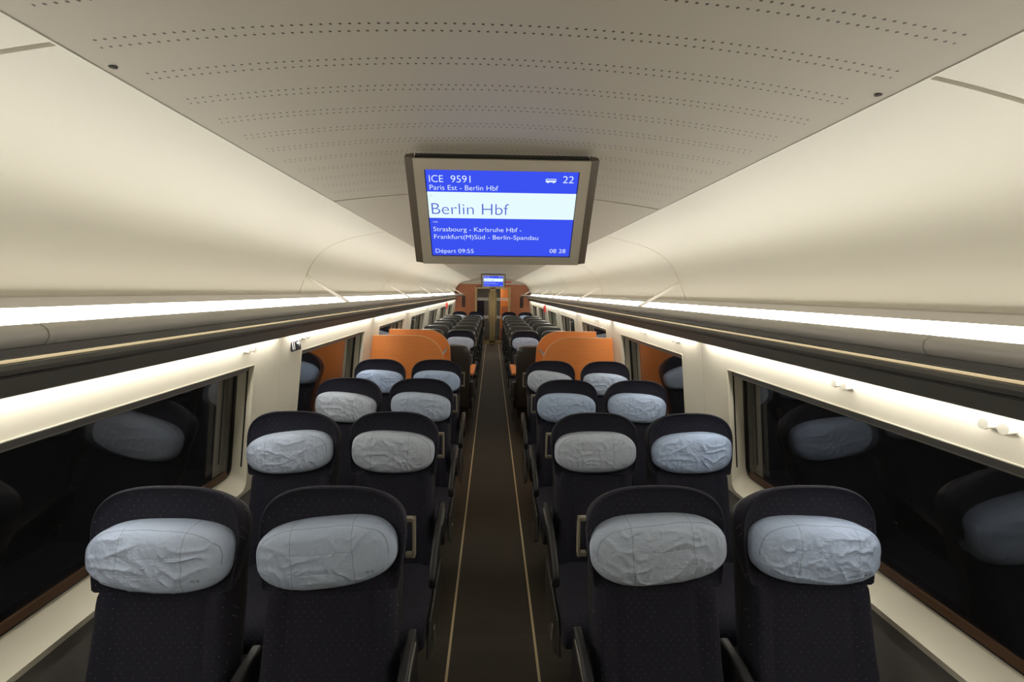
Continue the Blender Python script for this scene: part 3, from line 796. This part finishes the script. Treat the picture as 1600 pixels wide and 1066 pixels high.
for k, y in enumerate(ROWY):
    for j, x in enumerate((-XW, -XA, XA, XW)):
        side = 'left' if x < 0 else 'right'
        pos = ('by the %s window' if abs(x) > 0.8 else '%s of the aisle') % side
        roll, dz, dx, sx, sd = PADS[k][j]
        place_seat(x, y, -1, sd, 'navy dotted seat %s, %s' % (pos, ROWD[k]), 'seats facing the camera before the partitions', roll, dz, dx, 0, k < 2, sx)
GA = 'seats with their backs to the camera'
for j, x in enumerate((-XW, -XA, XA, XW)):
    side = 'left' if x < 0 else 'right'
    pos = ('by the %s window' if abs(x) > 0.8 else '%s of the aisle') % side
    place_seat(x, 5.88, 1, 2 + j, 'grey seat back just behind the farther orange partition, %s' % pos, GA, drop=0.05)
    place_seat(x, 7.36, -1, 1 + j, 'navy seat facing the camera beyond the wooden table, %s' % pos, 'seats facing the camera beyond the tables', (-1, -3, 1, 0)[j], 0.0)
    for q in range(6):
        place_seat(x, 7.66 + 0.92 * q, 1, 1 + (q + j) % 6, 'grey seat back turned away, %s of six far rows, %s' % (ORD[q], pos), GA)
    place_seat(x, 14.5, -1, 3 + (j % 3), 'navy seat in the last row by the end wall, %s' % pos, 'seats in the last row', 0, -0.01)

# ------------------------------------------------------------------ wooden luggage partitions and tables
def partition_outline(s):
    pts = [(1.262, 0.05), (1.330, 0.05), (1.322, 0.70), (1.252, 1.312), (0.80, 1.312)]
    for k in range(1, 13):
        a = math.radians(90 - 90 * k / 12); pts.append((0.80 - 0.275 * math.cos(a), 1.312 - 0.255 * (1 - math.sin(a))))
    pts += [(0.520, 0.95), (0.515, 0.05)]
    return [(s * (x if x < 1.2 else x - 0.006), z) for x, z in pts[1:]]
for s, nm in ((-1, 'left'), (1, 'right')):
    for k, y in enumerate((4.93, 5.71)):
        Pn = empty('luggage_partition', (s * 0.9, y, 0))
        tag(Pn, 'orange wood partition with rounded top corner on the %s, %s' % (nm, 'nearer one behind the fourth row' if k == 0 else 'farther one showing above the nearer'), 'partition', 'orange wooden luggage partitions')
        inv = Matrix.Translation(Pn.location).inverted()
        o = MB().prism(partition_outline(s), 'y', y - 0.012, y + 0.012).build('panel', M_wood, Pn); o.matrix_parent_inverse = inv
        top = partition_outline(s)[2:]
        b = MB(); rings = []
        for i, p in enumerate(top):
            q0 = Vector(top[max(i-1,0)]); q1 = Vector(top[min(i+1,len(top)-1)]); t = (q1 - q0).normalized(); nn = Vector((-t.y, t.x)) * (-1 if s < 0 else 1) * -1
            pp = Vector(p)
            rings.append([(pp.x - nn.x*0.002, y - 0.0135, pp.y - nn.y*0.002), (pp.x + nn.x*0.004, y - 0.0135, pp.y + nn.y*0.004), (pp.x + nn.x*0.004, y + 0.0135, pp.y + nn.y*0.004), (pp.x - nn.x*0.002, y + 0.0135, pp.y - nn.y*0.002)])
        b.loft(rings); o = b.build('edge_band', M_wood_edge, Pn); o.matrix_parent_inverse = inv
    rb = MB(); rb.tube([(s*0.565, 4.944, 1.085), (s*0.565, 5.696, 1.085)], 0.014, 12)
    o = rb.build('rail_bar', M_chrome, smooth=True)
    tag(o, 'short bright metal bar joining the two orange partitions on the %s' % nm, 'rail', 'bars between the partitions')
    T = empty('wooden_table', (s * 0.78, 6.55, 0))
    tag(T, 'orange wood table between facing seats on the %s, behind the partition' % nm, 'table', 'orange wood tables')
    MB().box((-0.53, -0.42, 0.69), (0.53, 0.36, 0.72)).build('table_top', M_wood, T, bevel=0.008)
    MB().box((-0.05, -0.03, 0.0), (0.05, 0.15, 0.69)).build('leg', M_chrome, T, bevel=0.01)

# ------------------------------------------------------------------ information displays
def make_display(y, z, label, small=False):
    t = 0.596
    D = empty('information_display', (0.0008, y, z))
    D.rotation_euler = Matrix.Rotation(0, 3, 'X').to_euler()
    # local frame: X right, Y down the face, Z into the housing
    Mx = Matrix(((1, 0, 0), (0, math.sin(t), math.cos(t)), (0, -math.cos(t), math.sin(t)))).to_4x4()
    Mx = Matrix.Translation(D.location) @ Mx @ Matrix.Rotation(math.radians(-0.55), 4, 'Z')
    D.matrix_world = Mx
    tag(D, label, 'display screen', 'ceiling information displays')
    H = 0.359
    # front frame around the screen opening
    b = MB()
    for lo, hi in (((-0.268, 0, 0), (-0.2365, H, 0.012)), ((0.2365, 0, 0), (0.268, H, 0.012)), ((-0.2365, 0, 0), (0.2365, 0.033, 0.012)), ((-0.2365, 0.330, 0), (0.2365, H, 0.012))): b.box(lo, hi)
    b.build('bezel', M_bezel, D)
    b = MB(); b.prism([(0.0, 0.012), (H - 0.004, 0.012), (H + 0.004, 0.03), (H - 0.02, 0.058), (0.02, 0.058), (0.0, 0.045)], 'x', -0.264, 0.264)
    b.build('housing', M_strip_brown, D)
    for s in (-1, 1):
        b = MB(); b.prism([(s*0.2682, -0.001), (s*0.2925, 0.006), (s*0.2925, 0.020), (s*0.2682, 0.040)], 'z', 0, 1)
        b = MB(); b.add([(s*x, yy, zz) for yy in (-0.002, H - 0.004) for x, zz in ((0.2682, -0.0005), (0.2925, 0.006), (0.2905, 0.030), (0.2682, 0.040))], [(0,1,2,3),(7,6,5,4),(0,4,5,1),(1,5,6,2),(2,6,7,3),(3,7,4,0)])
        b.build('side_profile', M_strip_brown, D)
    b = MB(); b.box((-0.262, -0.005, 0.008), (0.262, 0.0, 0.03)); b.build('top_shadow_bar', M_black, D)  # black bar standing in for the shadow between display and ceiling
    # black surround and lit screen
    b = MB(); b.box((-0.2365, 0.033, 0.006), (0.2365, 0.330, 0.0118)); b.build('screen_surround', M_black, D)
    sc = MB().add([(-0.2335, 0, 0), (0.2335, 0, 0), (0.2335, 0.291, 0), (-0.2335, 0.291, 0), (-0.2335, 0, 0.003), (0.2335, 0, 0.003), (0.2335, 0.291, 0.003), (-0.2335, 0.291, 0.003)],
                  [(0,1,2,3),(7,6,5,4),(0,4,5,1),(1,5,6,2),(2,6,7,3),(3,7,4,0)]).build('screen', M_screen, D)
    sc.location = (0, 0.035, 0.0025)
    def T(body, x, base, width, h, m):
        o = text_mesh('screen_text', body, m, sc, width, h, -0.012 if h > 0.03 else -0.007)
        for v in o.data.vertices: v.co.y = -v.co.y
        o.data.flip_normals()
        o.location = (x, base - 0.035, -0.0008)
    T('ICE', -0.224, 0.0716, 0.043, 0.0230, M_txt_white); T('9591', -0.158, 0.0716, 0.0605, 0.0230, M_txt_white)
    T('22', 0.187, 0.0680, 0.0335, 0.0232, M_txt_white)
    T('Paris Est - Berlin Hbf', -0.2245, 0.0960, 0.2125, 0.0168, M_txt_white)
    T('à:', -0.2245, 0.1165, 0.008, 0.006, M_txt_faint)
    T('Berlin Hbf', -0.2235, 0.1765, 0.2465, 0.0400, M_txt_blue)
    T('via:', -0.2235, 0.2055, 0.017, 0.0062, M_txt_white)
    T('Strasbourg - Karlsruhe Hbf -', -0.2235, 0.2365, 0.289, 0.0165, M_txt_white)
    T('Frankfurt(M)Süd - Berlin-Spandau', -0.2230, 0.2640, 0.346, 0.0165, M_txt_white)
    T('Départ 09:55', -0.2220, 0.3165, 0.128, 0.0160, M_txt_white)
    T('08 28', 0.1650, 0.3125, 0.0545, 0.0158, M_txt_white)
    # coach pictogram
    b = MB(); z0 = -0.0008
    def q(x0, y0, x1, y1): b.add([(x0, y0, z0), (x1, y0, z0), (x1, y1, z0), (x0, y1, z0)], [(0, 3, 2, 1)])
    X, Yy = 0.134, 0.0205
    q(X, Yy, X + 0.032, Yy + 0.0022); q(X, Yy, X + 0.0015, Yy + 0.0105); q(X + 0.0305, Yy, X + 0.032, Yy + 0.0105); q(X, Yy + 0.0052, X + 0.032, Yy + 0.0105)
    q(X + 0.004, Yy + 0.0105, X + 0.010, Yy + 0.0128); q(X + 0.022, Yy + 0.0105, X + 0.028, Yy + 0.0128)
    b.build('coach_pictogram', M_txt_white, sc, fix=False)
    return D
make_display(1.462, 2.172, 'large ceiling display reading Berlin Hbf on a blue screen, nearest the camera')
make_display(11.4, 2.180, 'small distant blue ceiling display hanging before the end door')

# ------------------------------------------------------------------ small things on the walls
def hooks(s, y, z, label):
    H = empty('coat_hook', (s * WX(z), y, z)); tag(H, label, 'coat hook', 'pairs of white coat hooks')
    tilt = math.atan(0.108)
    MB().box((-0.002, -0.034, -0.010), (0.002, 0.034, 0.010)).build('back_plate', M_hook, H, bevel=0.0008)
    for d in (-0.024, 0.024):
        b = MB(); b.tube([(0, d, 0.0), (-s*0.018, d, -0.001), (-s*0.026, d, 0.002)], [0.0085, 0.0085, 0.009], 12)
        b.tube([(-s*0.024, d, 0.002), (-s*0.032, d, 0.003)], 0.0135, 14)
        b.build('peg', M_hook, H, smooth=40)
    H.rotation_euler = (0, s * tilt * 0, 0)
HP_ = {-1: [(2.39, 'above the near left window, before the pictogram sign'), (3.10, 'just beyond the pictogram sign on the left wall'), (5.6, 'over the nearer left orange partition'), (6.85, 'on the left wall past the farther orange partition'), (8.9, 'farthest on the left wall')],
       1: [(1.087, 'nearest the camera on the right wall'), (1.61, 'above the near right window, second from the camera'), (3.15, 'on the right pillar before the second window'), (3.85, 'above the second right window'), (5.6, 'over the right orange partitions'), (6.75, 'farthest on the right wall')]}
for s in (-1, 1):
    for y, lb in HP_[s]: hooks(s, y, 1.468, 'pair of white coat hooks ' + lb)

# pictogram sign on the left pillar: two dark squares
SG = empty('pictogram_sign', (-WX(1.44), 2.985, 1.44)); SG.rotation_euler = (0, -math.atan(0.108), 0)
tag(SG, 'pair of dark square pictograms with white door and arrow on the left pillar', 'sign')
pl = []
for dy in (-0.0355, 0.0355):
    pl.append(MB().box((-0.002, dy - 0.032, -0.045), (0.003, dy + 0.032, 0.045)).build('sign_plate', M_signdark, SG))
MB().box((0.003, -0.055, -0.035), (0.0036, -0.046, 0.035)).box((0.003, -0.030, -0.035), (0.0036, -0.022, 0.035)).build('door_pictogram', M_white, pl[0])
b = MB().box((0.003, 0.012, -0.006), (0.0036, 0.048, 0.006))
b.add([(0.0036, 0.040, 0.022), (0.0036, 0.060, 0.0), (0.0036, 0.040, -0.022), (0.003, 0.040, 0.022), (0.003, 0.060, 0.0), (0.003, 0.040, -0.022)], [(0,1,2),(5,4,3),(0,3,4,1),(1,4,5,2),(2,5,3,0)])
b.build('arrow_pictogram', M_white, pl[1])

for s, y, nm in ((-1, 12.7, 'left'), (1, 11.2, 'right')):
    E = empty('emergency_hammer', (s * WX(1.41), y, 1.41))
    tag(E, 'small red emergency hammer holder on the far %s wall between windows' % nm, 'emergency hammer', 'red emergency hammers')
    MB().box((min(0, -s*0.03), -0.06, -0.10), (max(0, -s*0.03), 0.06, 0.08)).build('holder', M_red, E, bevel=0.006)
    MB().tube([(-s*0.04, 0, -0.08), (-s*0.04, 0, 0.05)], 0.010).box((-s*0.04 - 0.012, -0.035, 0.03), (-s*0.04 + 0.012, 0.035, 0.055)).build('hammer', M_red, E)
